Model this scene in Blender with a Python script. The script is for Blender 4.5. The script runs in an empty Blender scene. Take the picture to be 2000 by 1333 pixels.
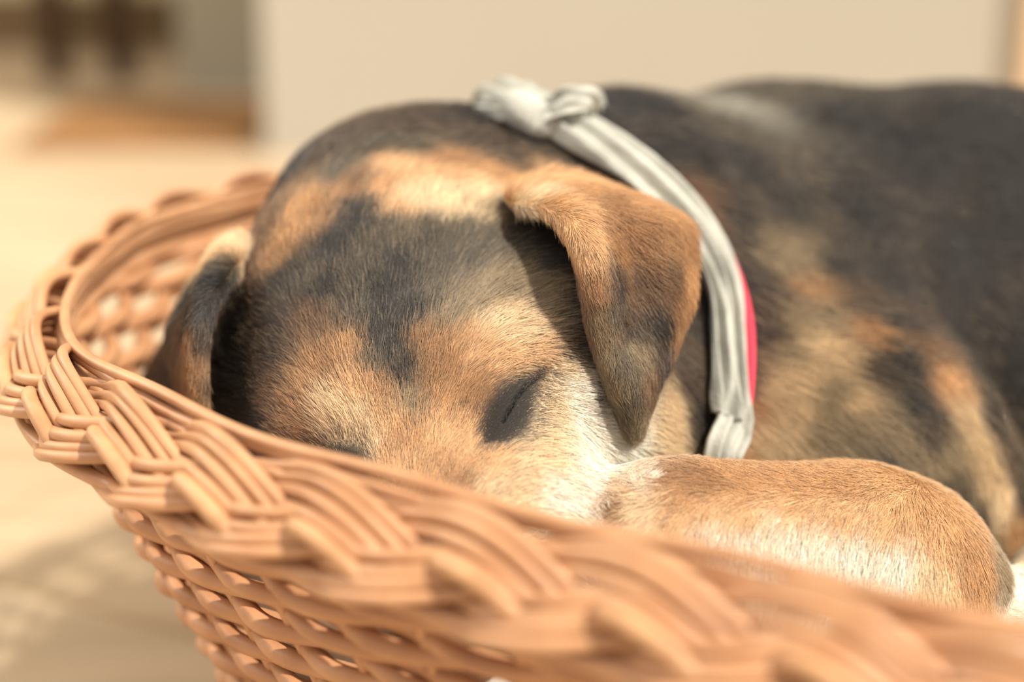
import bpy, math, random
import numpy as np
from mathutils import Vector, Matrix
from mathutils.bvhtree import BVHTree

# ------------------------------------------------------------------ camera
S = bpy.context.scene
COL = S.collection
CAM = np.array([0.0, 0.0, 0.35])
PITCH = math.radians(18)
LENS = 60.0
FPX = LENS / 36.0 * 2000
RT = np.array([1.0, 0, 0])
FW = np.array([0, math.cos(PITCH), -math.sin(PITCH)])
UP = np.array([0, math.sin(PITCH), math.cos(PITCH)])
cd = bpy.data.cameras.new('camera')
cam = bpy.data.objects.new('camera', cd)
COL.objects.link(cam)
cam.location = CAM
cam.rotation_euler = (math.radians(90) - PITCH, 0, 0)
cd.lens = LENS
cd.sensor_width = 36
cd.clip_start = 0.01
cd.dof.use_dof = True
cd.dof.focus_distance = 0.468
cd.dof.aperture_fstop = 3.9
S.camera = cam

# ------------------------------------------------------------------ light
w = bpy.data.worlds.new('world')
S.world = w
w.use_nodes = True
bg = w.node_tree.nodes['Background']
bg.inputs[0].default_value = (1.0, 0.97, 0.93, 1)
bg.inputs[1].default_value = 0.74
sd = bpy.data.lights.new('sun', 'SUN')
sun = bpy.data.objects.new('sun', sd)
COL.objects.link(sun)
SUN_FROM = Vector((0.52, -0.44, 0.92)).normalized()
sun.rotation_euler = SUN_FROM.to_track_quat('Z', 'Y').to_euler()
sun.location = (0.8, -0.4, 1.5)
sd.energy = 5.3
sd.angle = math.radians(2.5)
sd.color = (1.0, 0.94, 0.84)
S.view_settings.view_transform = 'Standard'
S.view_settings.look = 'None'
S.view_settings.exposure = 0.0
S.view_settings.gamma = 1.0
S.view_settings.use_curve_mapping = False
S.cycles.max_bounces = 6
S.cycles.diffuse_bounces = 3
S.cycles.glossy_bounces = 2
S.cycles.transmission_bounces = 2
S.cycles_curves.shape = 'RIBBONS'

rng = np.random.default_rng(7)
random.seed(7)


# ------------------------------------------------------------------ helpers
def P(px, py, d):
    """point of the place seen at photograph pixel px,py at depth d"""
    return CAM + d * (FW + (px - 1000) / FPX * RT + (666.5 - py) / FPX * UP)


def V(r, u, d):
    """direction given as right, up, away from the viewer"""
    v = r * RT + u * UP + d * FW
    return v / np.linalg.norm(v)


def lin(c):
    c = np.asarray(c, float) / 255.0
    return np.where(c <= 0.04045, c / 12.92, ((c + 0.055) / 1.055) ** 2.4)


def tag(o, label=None, cat=None, group=None, kind=None):
    if label: o['label'] = label
    if cat: o['category'] = cat
    if group: o['group'] = group
    if kind: o['kind'] = kind
    return o


def mesh_obj(name, verts, faces, mat, parent=None, smooth=True):
    me = bpy.data.meshes.new(name)
    verts = np.asarray(verts, float)
    fl = faces if isinstance(faces, list) else np.asarray(faces).tolist()
    me.from_pydata(verts.tolist(), [], fl)
    me.update()
    if smooth:
        me.shade_smooth()
    if mat:
        me.materials.append(mat)
    o = bpy.data.objects.new(name, me)
    COL.objects.link(o)
    if parent:
        o.parent = parent
        o.matrix_parent_inverse = Matrix.Translation(parent.location).inverted() if parent.type == 'EMPTY' else Matrix.Identity(4)
    return o


def empty(name, loc):
    o = bpy.data.objects.new(name, None)
    o.location = loc
    o.empty_display_size = 0.05
    COL.objects.link(o)
    bpy.context.view_layer.update()
    return o


class MB:
    def __init__(self):
        self.v, self.f, self.n = [], [], 0

    def add(self, v, f):
        v = np.asarray(v, float)
        self.v.append(v)
        self.f += [[i + self.n for i in q] for q in (f.tolist() if hasattr(f, 'tolist') else f)]
        self.n += len(v)

    def obj(self, name, mat, parent=None, smooth=True):
        return mesh_obj(name, np.concatenate(self.v), self.f, mat, parent, smooth)


def tube(pts, rad, k=8, closed=False, caps=True, flat=1.0, ref=None):
    pts = np.asarray(pts, float)
    n = len(pts)
    if closed:
        t = np.roll(pts, -1, 0) - np.roll(pts, 1, 0)
    else:
        t = np.gradient(pts, axis=0)
    t /= np.linalg.norm(t, axis=1)[:, None] + 1e-12
    if ref is None:
        ref = np.tile([0, 0, 1.0], (n, 1))
        bad = np.abs((ref * t).sum(1)) > 0.95
        ref[bad] = [1.0, 0, 0]
    a = ref - (ref * t).sum(1)[:, None] * t
    a /= np.linalg.norm(a, axis=1)[:, None] + 1e-12
    b = np.cross(t, a)
    rad = np.broadcast_to(np.asarray(rad, float), (n,))
    ang = np.arange(k) * 2 * np.pi / k
    v = pts[:, None] + rad[:, None, None] * (np.cos(ang)[None, :, None] * a[:, None] * flat + np.sin(ang)[None, :, None] * b[:, None])
    v = v.reshape(-1, 3)
    m = n if closed else n - 1
    i = np.arange(m)[:, None]
    j = np.arange(k)[None]
    i2 = (i + 1) % n
    j2 = (j + 1) % k
    f = np.stack([i * k + j, i2 * k + j, i2 * k + j2, i * k + j2], -1).reshape(-1, 4).tolist()
    if not closed and caps:
        f.append(list(range(k)))
        f.append([(n - 1) * k + q for q in range(k)][::-1])
    return v, f


def catmull(pts, n, closed=True):
    pts = np.asarray(pts, float)
    m = len(pts)
    out = []
    segs = m if closed else m - 1
    for s in range(segs):
        def g(i): return pts[i % m] if closed else pts[min(max(i, 0), m - 1)]
        p0, p1, p2, p3 = g(s - 1), g(s), g(s + 1), g(s + 2)
        for t in np.arange(0, 1, 1 / 24):
            out.append(0.5 * ((2 * p1) + (-p0 + p2) * t + (2 * p0 - 5 * p1 + 4 * p2 - p3) * t * t + (-p0 + 3 * p1 - 3 * p2 + p3) * t ** 3))
    if not closed:
        out.append(pts[-1])
    out = np.array(out)
    if closed:
        for _ in range(12):
            out = 0.5 * out + 0.25 * (np.roll(out, 1, 0) + np.roll(out, -1, 0))
        oc = np.vstack([out, out[:1]])
    else:
        oc = out
    L = np.concatenate([[0], np.cumsum(np.linalg.norm(np.diff(oc, axis=0), axis=1))])
    s = np.linspace(0, L[-1], n, endpoint=not closed)
    return np.stack([np.interp(s, L, oc[:, i]) for i in range(oc.shape[1])], 1), L[-1]


def vnoise(p, scale, seed=0):
    """smooth value noise in numpy, 0..1"""
    r = np.random.default_rng(seed + 100)
    N = 32
    lat = r.random((N, N, N))
    q = np.asarray(p) * scale + 1000.0
    i = np.floor(q).astype(int)
    f = q - i
    f = f * f * (3 - 2 * f)
    out = 0
    for dx in (0, 1):
        for dy in (0, 1):
            for dz in (0, 1):
                wgt = (f[:, 0] if dx else 1 - f[:, 0]) * (f[:, 1] if dy else 1 - f[:, 1]) * (f[:, 2] if dz else 1 - f[:, 2])
                out = out + wgt * lat[(i[:, 0] + dx) % N, (i[:, 1] + dy) % N, (i[:, 2] + dz) % N]
    return out


# ------------------------------------------------------------------ materials
def mat(name, rgb, rough=0.6, spec=0.4, noise=None, bump=None, metal=0.0, subs=0.0, sheen=0.0):
    m = bpy.data.materials.new(name)
    m.use_nodes = True
    nt = m.node_tree
    b = nt.nodes['Principled BSDF']
    c = lin(rgb)
    b.inputs['Base Color'].default_value = (*c, 1)
    b.inputs['Roughness'].default_value = rough
    b.inputs['Specular IOR Level'].default_value = spec
    b.inputs['Sheen Weight'].default_value = sheen
    tc = nt.nodes.new('ShaderNodeTexCoord')
    if noise:
        sc, rgb2, lo, hi, stretch = noise
        mp = nt.nodes.new('ShaderNodeMapping')
        mp.inputs['Scale'].default_value = stretch
        nt.links.new(tc.outputs['Object'], mp.inputs[0])
        n = nt.nodes.new('ShaderNodeTexNoise')
        n.inputs['Scale'].default_value = sc
        n.inputs['Detail'].default_value = 5
        nt.links.new(mp.outputs[0], n.inputs['Vector'])
        r = nt.nodes.new('ShaderNodeValToRGB')
        r.color_ramp.elements[0].position = lo
        r.color_ramp.elements[1].position = hi
        r.color_ramp.elements[0].color = (*c, 1)
        r.color_ramp.elements[1].color = (*lin(rgb2), 1)
        nt.links.new(n.outputs['Fac'], r.inputs[0])
        nt.links.new(r.outputs[0], b.inputs['Base Color'])
    if bump:
        sc, st, dist = bump
        n = nt.nodes.new('ShaderNodeTexNoise')
        n.inputs['Scale'].default_value = sc
        nt.links.new(tc.outputs['Object'], n.inputs['Vector'])
        bp = nt.nodes.new('ShaderNodeBump')
        bp.inputs['Strength'].default_value = st
        bp.inputs['Distance'].default_value = dist
        nt.links.new(n.outputs['Fac'], bp.inputs['Height'])
        nt.links.new(bp.outputs[0], b.inputs['Normal'])
    return m


M_wall = mat('cream_paint', (184, 177, 162), 0.85, 0.2, noise=(1.2, (178, 170, 154), 0.3, 0.7, (1, 1, 1)))
M_wall2 = mat('beige_paint', (222, 208, 168), 0.85, 0.2)
M_wall3 = mat('grey_green_paint', (168, 160, 140), 0.85, 0.2)
M_trim = mat('pale_wood_trim', (240, 205, 165), 0.6, 0.3)
M_dark = mat('dark_wood', (84, 62, 46), 0.5, 0.3, noise=(8, (66, 50, 38), 0.3, 0.7, (1, 1, 0.2)))
M_rail = mat('brown_wood', (120, 98, 68), 0.6, 0.3)
M_wicker = mat('wicker', (206, 156, 114), 0.42, 0.45, noise=(55, (182, 128, 88), 0.35, 0.75, (1, 1, 1)), bump=(900, 0.15, 0.0004))
M_wicker_d = mat('wicker_weave', (200, 148, 106), 0.5, 0.4, noise=(45, (170, 118, 80), 0.35, 0.75, (1, 1, 1)), bump=(900, 0.15, 0.0004))
M_end = mat('cut_wicker', (206, 158, 114), 0.45, 0.4, noise=(90, (180, 130, 90), 0.4, 0.7, (1, 1, 1)))
M_cushion = mat('white_cushion', (240, 232, 218), 0.95, 0.1, noise=(30, (228, 218, 202), 0.3, 0.7, (1, 1, 1)), bump=(120, 0.5, 0.002))
M_cloth = mat('grey_bandana', (196, 194, 182), 0.85, 0.2, noise=(60, (160, 158, 148), 0.4, 0.7, (1, 1, 1)), bump=(700, 0.5, 0.0006))
M_pink = mat('pink_trim', (232, 70, 92), 0.7, 0.3)


def floor_mat():
    m = bpy.data.materials.new('laminate_floor')
    m.use_nodes = True
    nt = m.node_tree
    b = nt.nodes['Principled BSDF']
    b.inputs['Roughness'].default_value = 0.45
    b.inputs['Specular IOR Level'].default_value = 0.35
    tc = nt.nodes.new('ShaderNodeTexCoord')
    mp = nt.nodes.new('ShaderNodeMapping')
    mp.inputs['Rotation'].default_value = (0, 0, math.radians(28))
    nt.links.new(tc.outputs['Object'], mp.inputs[0])
    br = nt.nodes.new('ShaderNodeTexBrick')
    br.inputs['Color1'].default_value = (*lin((200, 178, 150)), 1)
    br.inputs['Color2'].default_value = (*lin((188, 164, 134)), 1)
    br.inputs['Mortar'].default_value = (*lin((170, 140, 104)), 1)
    br.inputs['Scale'].default_value = 1.0
    br.inputs['Brick Width'].default_value = 1.2
    br.inputs['Row Height'].default_value = 0.13
    br.inputs['Mortar Size'].default_value = 0.0015
    nt.links.new(mp.outputs[0], br.inputs['Vector'])
    mp2 = nt.nodes.new('ShaderNodeMapping')
    mp2.inputs['Rotation'].default_value = (0, 0, math.radians(28))
    mp2.inputs['Scale'].default_value = (3, 22, 1)
    nt.links.new(tc.outputs['Object'], mp2.inputs[0])
    n = nt.nodes.new('ShaderNodeTexNoise')
    n.inputs['Scale'].default_value = 1.6
    n.inputs['Detail'].default_value = 6
    nt.links.new(mp2.outputs[0], n.inputs['Vector'])
    r = nt.nodes.new('ShaderNodeValToRGB')
    r.color_ramp.elements[0].position = 0.3
    r.color_ramp.elements[0].color = (0.74, 0.72, 0.68, 1)
    r.color_ramp.elements[1].position = 0.65
    r.color_ramp.elements[1].color = (1, 1, 1, 1)
    nt.links.new(n.outputs['Fac'], r.inputs[0])
    mx = nt.nodes.new('ShaderNodeMix')
    mx.data_type = 'RGBA'
    mx.blend_type = 'MULTIPLY'
    mx.inputs[0].default_value = 1
    nt.links.new(br.outputs['Color'], mx.inputs[6])
    nt.links.new(r.outputs[0], mx.inputs[7])
    nt.links.new(mx.outputs[2], b.inputs['Base Color'])
    return m


def vc_mat(name, rough=0.6, spec=0.3, bump=0.3):
    m = bpy.data.materials.new(name)
    m.use_nodes = True
    nt = m.node_tree
    b = nt.nodes['Principled BSDF']
    a = nt.nodes.new('ShaderNodeAttribute')
    a.attribute_name = 'coat'
    nt.links.new(a.outputs['Color'], b.inputs['Base Color'])
    b.inputs['Roughness'].default_value = rough
    b.inputs['Specular IOR Level'].default_value = spec
    return m


def hair_mat():
    m = bpy.data.materials.new('dog_hair')
    m.use_nodes = True
    nt = m.node_tree
    nt.nodes.clear()
    out = nt.nodes.new('ShaderNodeOutputMaterial')
    a = nt.nodes.new('ShaderNodeAttribute')
    a.attribute_name = 'coat'
    hi = nt.nodes.new('ShaderNodeHairInfo')
    mr = nt.nodes.new('ShaderNodeMapRange')
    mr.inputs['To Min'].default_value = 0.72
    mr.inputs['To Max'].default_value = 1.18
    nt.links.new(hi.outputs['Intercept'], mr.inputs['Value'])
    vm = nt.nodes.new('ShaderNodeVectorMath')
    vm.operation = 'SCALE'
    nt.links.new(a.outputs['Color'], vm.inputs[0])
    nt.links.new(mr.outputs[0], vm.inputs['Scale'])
    d = nt.nodes.new('ShaderNodeBsdfDiffuse')
    nt.links.new(vm.outputs[0], d.inputs[0])
    h = nt.nodes.new('ShaderNodeBsdfHair')
    h.component = 'Reflection'
    h.inputs['Color'].default_value = (0.95, 0.95, 0.97, 1)
    h.inputs['RoughnessU'].default_value = 0.32
    h.inputs['RoughnessV'].default_value = 0.6
    mx = nt.nodes.new('ShaderNodeMixShader')
    mx.inputs[0].default_value = 0.065
    nt.links.new(d.outputs[0], mx.inputs[1])
    nt.links.new(h.outputs[0], mx.inputs[2])
    nt.links.new(mx.outputs[0], out.inputs[0])
    return m


def box(mb, x0, x1, y0, y1, z0, z1):
    v = [(x, y, z) for x in (x0, x1) for y in (y0, y1) for z in (z0, z1)]
    f = [(0, 1, 3, 2), (4, 6, 7, 5), (0, 4, 5, 1), (2, 3, 7, 6), (0, 2, 6, 4), (1, 5, 7, 3)]
    mb.add(v, [list(q) for q in f])


# ------------------------------------------------------------------ room
mb = MB(); box(mb, -3.2, 2.6, -1.2, 5.2, -0.02, 0)
tag(mb.obj('floor', floor_mat(), smooth=False), kind='structure')
mb = MB(); box(mb, -0.245, 0.50, 1.68, 1.80, 0, 2.4)
tag(mb.obj('wall_back', M_wall, smooth=False), kind='structure')
mb = MB(); box(mb, 0.50, 0.60, 1.66, 1.80, 0, 2.4)
tag(mb.obj('trim_1', M_trim, smooth=False), kind='structure')
mb = MB(); box(mb, -3.2, -0.3, 2.42, 2.5, 0, 2.4)
tag(mb.obj('wall_far', M_wall2, smooth=False), kind='structure')
mb = MB(); box(mb, -0.40, -0.30, 2.05, 2.15, 0, 2.4)
tag(mb.obj('wall_side', M_wall3, smooth=False), kind='structure')
mb = MB(); box(mb, -3.2, -0.47, 2.40, 2.419, 0, 0.075)
tag(mb.obj('baseboard_far', M_rail, smooth=False), kind='structure')

# dark wooden stool in the far left of the room
st = empty('wooden_stool', (-0.57, 2.30, 0))
tag(st, 'dark brown wooden stool with two thick legs in view, standing by the far wall', 'stool')
for lx, ly in ((-0.570, 2.13), (-0.487, 2.13), (-0.620, 2.32), (-0.530, 2.32)):
    v, f = tube([(lx, ly, 0.0), (lx, ly, 0.2), (lx, ly, 0.42)], [0.017, 0.020, 0.021], k=12)
    mesh_obj('leg', v, f, M_dark, st)
for (xa, ya), (xb, yb) in (((-0.570, 2.13), (-0.487, 2.13)), ((-0.620, 2.32), (-0.530, 2.32))):
    v, f = tube([(xa, ya, 0.22), (xb, yb, 0.22)], 0.008, k=8)
    mesh_obj('rung', v, f, M_dark, st)
mb = MB()
sv = [(-0.60, 2.10), (-0.457, 2.10), (-0.500, 2.35), (-0.65, 2.35)]
mb.add([(x, y, z) for z in (0.418, 0.445) for x, y in sv], [[3, 2, 1, 0], [4, 5, 6, 7], [0, 1, 5, 4], [1, 2, 6, 5], [2, 3, 7, 6], [3, 0, 4, 7]])
mb.obj('seat', M_dark, st, smooth=False)
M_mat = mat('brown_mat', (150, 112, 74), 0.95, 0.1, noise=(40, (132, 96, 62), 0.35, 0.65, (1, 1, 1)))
mb = MB(); box(mb, -0.50, -0.27, 1.70, 1.96, 0.0, 0.008)  # dark strip put on the floor in place of a cast shadow
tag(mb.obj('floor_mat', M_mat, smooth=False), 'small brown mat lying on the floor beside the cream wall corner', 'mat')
# added fill lamp, out of view, brightening floor and wall at the back left
al = bpy.data.lights.new('window_light', 'AREA')
alo = bpy.data.objects.new('window_light', al)
COL.objects.link(alo)
al.energy = 26
al.size = 1.0
al.color = (1.0, 0.86, 0.68)
alo.location = (-2.4, 1.9, 1.3)
bl = bpy.data.lights.new('side_window_light', 'AREA')  # second added fill lamp, unseen at the left, lifting the shaded floor
blo = bpy.data.objects.new('side_window_light', bl)
COL.objects.link(blo)
bl.energy = 11
bl.size = 0.9
bl.color = (1.0, 0.95, 0.88)
blo.location = (-1.5, 0.75, 1.2)
blo.rotation_euler = Vector((-1.5 + 0.3, 0.35, 1.2)).to_track_quat('Z', 'Y').to_euler()
alo.rotation_euler = Vector((-2.4 + 0.6, 1.9 - 2.35, 1.0)).to_track_quat('Z', 'Y').to_euler()

# ------------------------------------------------------------------ basket
RIMZ = 0.1930
rimpts = [(-.152, .500), (-.155, .560), (-.143, .625), (-.095, .685), (-.02, .742), (.09, .792), (.21, .824), (.37, .818),
          (.53, .74), (.61, .59), (.59, .41), (.49, .28), (.38, .215), (.28, .205), (.18, .235), (.083, .281), (0, .328),
          (-.059, .367), (-.106, .412), (-.138, .455)]
NR = 3200
rim, RIML = catmull(rimpts, NR)
rt = np.roll(rim, -1, 0) - np.roll(rim, 1, 0)
rt /= np.linalg.norm(rt, axis=1)[:, None]
ro = np.stack([-rt[:, 1], rt[:, 0]], 1)          # outward (curve runs clockwise seen from above)
ctr = rim.mean(0)
if ((rim - ctr) * ro).sum() < 0:
    ro = -ro
rimS = np.arange(NR) / NR * RIML


def at_rim(s, inset=0.0):
    """position, tangent and outward direction at arclength s"""
    s = np.mod(s, RIML)
    i = s / RIML * NR
    i0 = np.floor(i).astype(int) % NR
    i1 = (i0 + 1) % NR
    f = (i - np.floor(i))[:, None]
    p = rim[i0] * (1 - f) + rim[i1] * f
    t = rt[i0] * (1 - f) + rt[i1] * f
    o = ro[i0] * (1 - f) + ro[i1] * f
    z = np.zeros((len(s), 1))
    return np.hstack([p, z]) - 0, np.hstack([t, z]), np.hstack([o, z])


basket = empty('wicker_basket', (float(ctr[0]), float(ctr[1]), 0))
tag(basket, 'oval light brown wicker dog basket with a thick braided border', 'basket')

ND = 13
NCR = 3 * round(RIML / 0.041 / 3)            # number of crossings
PL = RIML * 3 / NCR                           # one strand's period
mb = MB()
ends = []
AW, AN = 0.0082, 0.0044
RR = 0.00178


def braid_point(s, j, off, lift=0.0):
    ph = 2 * np.pi * (s / PL + j / 3.0)
    a = AW * np.tanh(0.9 * np.sin(ph)) / np.tanh(0.9) + off
    b = AN * np.sin(2 * ph) + lift
    p, t, o = at_rim(s)
    z = np.array([0, 0, 1.0])
    A = (z * 0.80 - o * 0.60)
    N = (z * 0.60 + o * 0.80)
    zz = (RIMZ + 0.0025 * np.sin(s / RIML * 4 * np.pi))[:, None] * z
    return p + zz - o * 0.004 + A * a[:, None] + N * b[:, None] - z * 0.004


npt = 3600
for j in range(3):
    s = np.linspace(0, RIML, npt, endpoint=False)
    for q, off in enumerate((-0.0057, -0.0019, 0.0019, 0.0057)):
        r_ = RR * (1 + 0.10 * np.sin(s * 37 + q * 2 + j) + 0.06 * np.sin(s * 111 + q))
        wob = 0.0006 * np.sin(s * 60 + q * 1.7 + j * 2.2)
        pts = braid_point(s, j, off * 0.92 + wob)
        v, f = tube(pts, r_, k=10, closed=True)
        mb.add(v, f)
for ca, cn, cr in ((0.0148, -0.0028, 0.0017), (0.0122, -0.0042, 0.0018), (0.0085, -0.0055, 0.0022), (-0.0125, -0.004, 0.0022), (0.0, -0.0085, 0.0030)):
    s = np.linspace(0, RIML, 1200, endpoint=False)
    pts = braid_point(s, 0, 0) * 0
    p, t, o = at_rim(s)
    zv = np.array([0, 0, 1.0])
    A = zv * 0.80 - o * 0.60
    N = zv * 0.60 + o * 0.80
    pts = p + zv * (RIMZ - 0.004) - o * 0.004 + A * (ca + 0.0007 * np.sin(s * 70 + ca * 900))[:, None] + N * cn
    v, f = tube(pts, cr, k=8, closed=True)
    mb.add(v, f)
border = mb.obj('braided_border', M_wicker, basket)
# blunt cut rod ends lying against each crossing
for k in range(NCR):
    s0 = k * PL / 3
    for j in range(3):
        ph = (s0 / PL + j / 3.0) % 1.0
        if abs(ph - 0.17) < 0.1667:
            ss = s0 + (0.19 - ph) * PL
            s = np.linspace(ss + 0.002, ss - 0.026, 14)
            pts = braid_point(s, j, -0.0086 + 0.002 * random.uniform(-.5, .5), 0.0022)
            r_ = np.full(14, 0.0023) * (1 + 0.08 * random.uniform(-1, 1))
            r_[0] *= 0.80
            v, f = tube(pts, r_, k=12)
            mesh_obj('rod_end', v, f, M_end, border)
            break

# woven side
NST = 2 * round(RIML / 0.029 / 2)
ROWZ = 0.0062
nrow = 29
mb = MB()
TAPER = 0.46
for r in range(nrow):
    drop = 0.013 + r * ROWZ
    n = NST * 10
    s = np.arange(n) / n * RIML
    p, t, o = at_rim(s)
    und = np.sin(np.pi * s / RIML * NST + np.pi * (r % 2)) * 0.0032
    jit = 0.0005 * np.sin(s * 90 + r * 1.3) + 0.0004 * np.sin(s * 41 + r * 2.9)
    inset = 0.006 + TAPER * drop
    pts = p - o * (inset - und)[:, None] + np.array([0, 0, 1.0]) * (RIMZ - drop + jit)[:, None]
    v, f = tube(pts, 0.0029 * (1 + 0.08 * np.sin(s * 55 + r)), k=8, closed=True)
    mb.add(v, f)
side = mb.obj('woven_side', M_wicker_d, basket)
for k in range(NST):
    s = np.array([(k + 0.0) / NST * RIML])
    p, t, o = at_rim(s)
    dr = np.linspace(0.006, 0.190, 16)
    lean = 0.018 * (dr / 0.2)
    p2, _, o2 = at_rim(s + lean)
    pts = p2 - o2 * (0.006 + TAPER * dr)[:, None] + np.array([0, 0, 1.0]) * (RIMZ - dr)[:, None]
    v, f = tube(pts, 0.0017, k=6, ref=np.tile(t[0], (16, 1)))
    mesh_obj('stake', v, f, M_wicker, side)
# base
pp = rim - ro * (0.006 + TAPER * 0.200)
nb = len(pp)
idx = np.arange(0, nb, 16)
pp = pp[idx]
vs = [(x, y, 0.004) for x, y in pp] + [(x, y, 0.012) for x, y in pp]
k = len(pp)
fs = [list(range(k))[::-1], list(range(k, 2 * k))] + [[i, (i + 1) % k, k + (i + 1) % k, k + i] for i in range(k)]
mesh_obj('base', vs, fs, M_wicker_d, basket, smooth=False)


# ------------------------------------------------------------------ dog
# body: one distance field of joined ellipsoids and tapering limbs, turned into one skin
class Field:
    def __init__(self): self.items = []

    def ell(self, c, axes, rad, k=0.015):
        A = np.array([np.asarray(a, float) / np.linalg.norm(a) for a in axes])
        self.items.append(('e', np.asarray(c, float), A, np.asarray(rad, float), k))

    def cap(self, a, b, ra, rb, k=0.015):
        self.items.append(('c', np.asarray(a, float), np.asarray(b, float), ra, rb, k))

    def chain(self, pts, k=0.015):
        for (a, ra), (b, rb) in zip(pts[:-1], pts[1:]):
            self.cap(a, b, ra, rb, k)

    def cut(self, c, axes, rad, k=0.006):
        A = np.array([np.asarray(a, float) / np.linalg.norm(a) for a in axes])
        self.items.append(('x', np.asarray(c, float), A, np.asarray(rad, float), k))

    def __call__(self, X):
        d = np.full(len(X), 1.0)
        for it in self.items:
            if it[0] in 'ex':
                _, c, A, r, k = it
                q = (X - c) @ A.T
                k0 = np.linalg.norm(q / r, axis=1)
                k1 = np.linalg.norm(q / (r * r), axis=1) + 1e-9
                e = k0 * (k0 - 1.0) / k1
            else:
                _, a, b, ra, rb, k = it
                ab = b - a
                t = np.clip(((X - a) @ ab) / (ab @ ab), 0, 1)
                t2 = t * t * (3 - 2 * t)
                e = np.linalg.norm(X - a - t[:, None] * ab, axis=1) - (ra + (rb - ra) * (0.5 * t + 0.5 * t2))
            if it[0] == 'x':
                h = np.maximum(k - np.abs(-e - d), 0) / k
                d = np.maximum(d, -e) + h * h * k * 0.25
            else:
                h = np.maximum(k - np.abs(d - e), 0) / k
                d = np.minimum(d, e) - h * h * k * 0.25
        return d


def surface_nets(fn, lo, hi, h):
    n = np.ceil((np.array(hi) - np.array(lo)) / h).astype(int) + 1
    ax = [lo[i] + h * np.arange(n[i]) for i in range(3)]
    D = np.empty(n)
    for i in range(n[0]):
        Y, Z = np.meshgrid(ax[1], ax[2], indexing='ij')
        X = np.full(Y.size, ax[0][i])
        D[i] = fn(np.stack([X, Y.ravel(), Z.ravel()], 1)).reshape(Y.shape)
    ins = D < 0
    nx, ny, nz = n
    corners = [(a, b, c) for a in (0, 1) for b in (0, 1) for c in (0, 1)]
    cnt = sum(ins[a:nx - 1 + a, b:ny - 1 + b, c:nz - 1 + c].astype(int) for a, b, c in corners)
    act = (cnt > 0) & (cnt < 8)
    ci = np.argwhere(act)
    ids = np.full(act.shape, -1)
    ids[act] = np.arange(len(ci))
    acc = np.zeros((len(ci), 3)); w_ = np.zeros(len(ci))
    for a in corners:
        for ax_ in range(3):
            if a[ax_]: continue
            b = list(a); b[ax_] = 1
            da = D[ci[:, 0] + a[0], ci[:, 1] + a[1], ci[:, 2] + a[2]]
            db = D[ci[:, 0] + b[0], ci[:, 1] + b[1], ci[:, 2] + b[2]]
            cr = (da < 0) != (db < 0)
            t = np.where(cr, da / (da - db + 1e-20), 0)
            p = np.array(a, float)[None] + t[:, None] * (np.array(b) - np.array(a))[None]
            acc[cr] += p[cr]; w_[cr] += 1
    vv = np.array(lo) + h * (ci + acc / w_[:, None])
    F = []
    for a0 in range(3):
        a1, a2 = (a0 + 1) % 3, (a0 + 2) % 3
        sl0 = [slice(None)] * 3; sl1 = [slice(None)] * 3
        sl0[a0] = slice(0, n[a0] - 1); sl1[a0] = slice(1, n[a0])
        A, B = ins[tuple(sl0)], ins[tuple(sl1)]
        e = np.argwhere(A != B)
        ok = (e[:, a1] > 0) & (e[:, a2] > 0) & (e[:, a1] < n[a1] - 1) & (e[:, a2] < n[a2] - 1)
        e = e[ok]
        flip = A[e[:, 0], e[:, 1], e[:, 2]]
        def idd(d1, d2):
            q = e.copy(); q[:, a1] -= d1; q[:, a2] -= d2
            return ids[q[:, 0], q[:, 1], q[:, 2]]
        f = np.stack([idd(0, 0), idd(1, 0), idd(1, 1), idd(0, 1)], 1)
        f[~flip] = f[~flip][:, ::-1]
        F.append(f)
    return vv, np.concatenate(F)


R_, U_, D_ = RT, UP, FW
eyeline = V(0.966, 0.256, 0.0)
headlong = V(-0.2, 0.75, 0.62)
headN = np.cross(eyeline, headlong)
if headN @ FW > 0: headN = -headN
FD = Field()
# skull, crown and brow
FD.ell(P(790, 745, .520), (eyeline, headlong, headN), (.0535, .058, .046), .02)
FD.ell(P(765, 540, .548), (eyeline, headlong, headN), (.045, .044, .038), .025)
FD.ell(P(985, 700, .492), (eyeline, headlong, headN), (.018, .016, .012), .02)     # brow over left eye
FD.ell(P(690, 790, .485), (eyeline, headlong, headN), (.017, .015, .011), .02)     # brow over right eye
FD.ell(P(1075, 640, .503), (eyeline, headlong, headN), (.022, .032, .018), .02)
FD.ell(P(1130, 800, .510), (R_, U_, D_), (.020, .026, .024), .02)     # temple
FD.ell(P(1120, 850, .528), (R_, U_, D_), (.034, .036, .030), .025)                  # cheek
FD.ell(P(560, 880, .540), (R_, U_, D_), (.030, .034, .030), .025)
FD.ell(P(1200, 760, .552), (R_, U_, D_), (.026, .040, .028), .02)                   # ruff behind the cheek
# muzzle
FD.chain([(P(880, 850, .488), .026), (P(925, 980, .468), .0215), (P(960, 1120, .452), .0175)], .02)
FD.ell(P(1020, 1050, .470), (R_, U_, D_), (.022, .024, .022), .02)                  # lip, camera right
FD.ell(P(850, 1080, .470), (R_, U_, D_), (.018, .022, .020), .02)
FD.ell(P(968, 1190, .440), (R_, U_, D_), (.0085, .006, .007), .004)                 # nose leather
FD.ell(P(1010, 1180, .490), (R_, U_, D_), (.030, .014, .024), .015)                 # lower jaw
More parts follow.
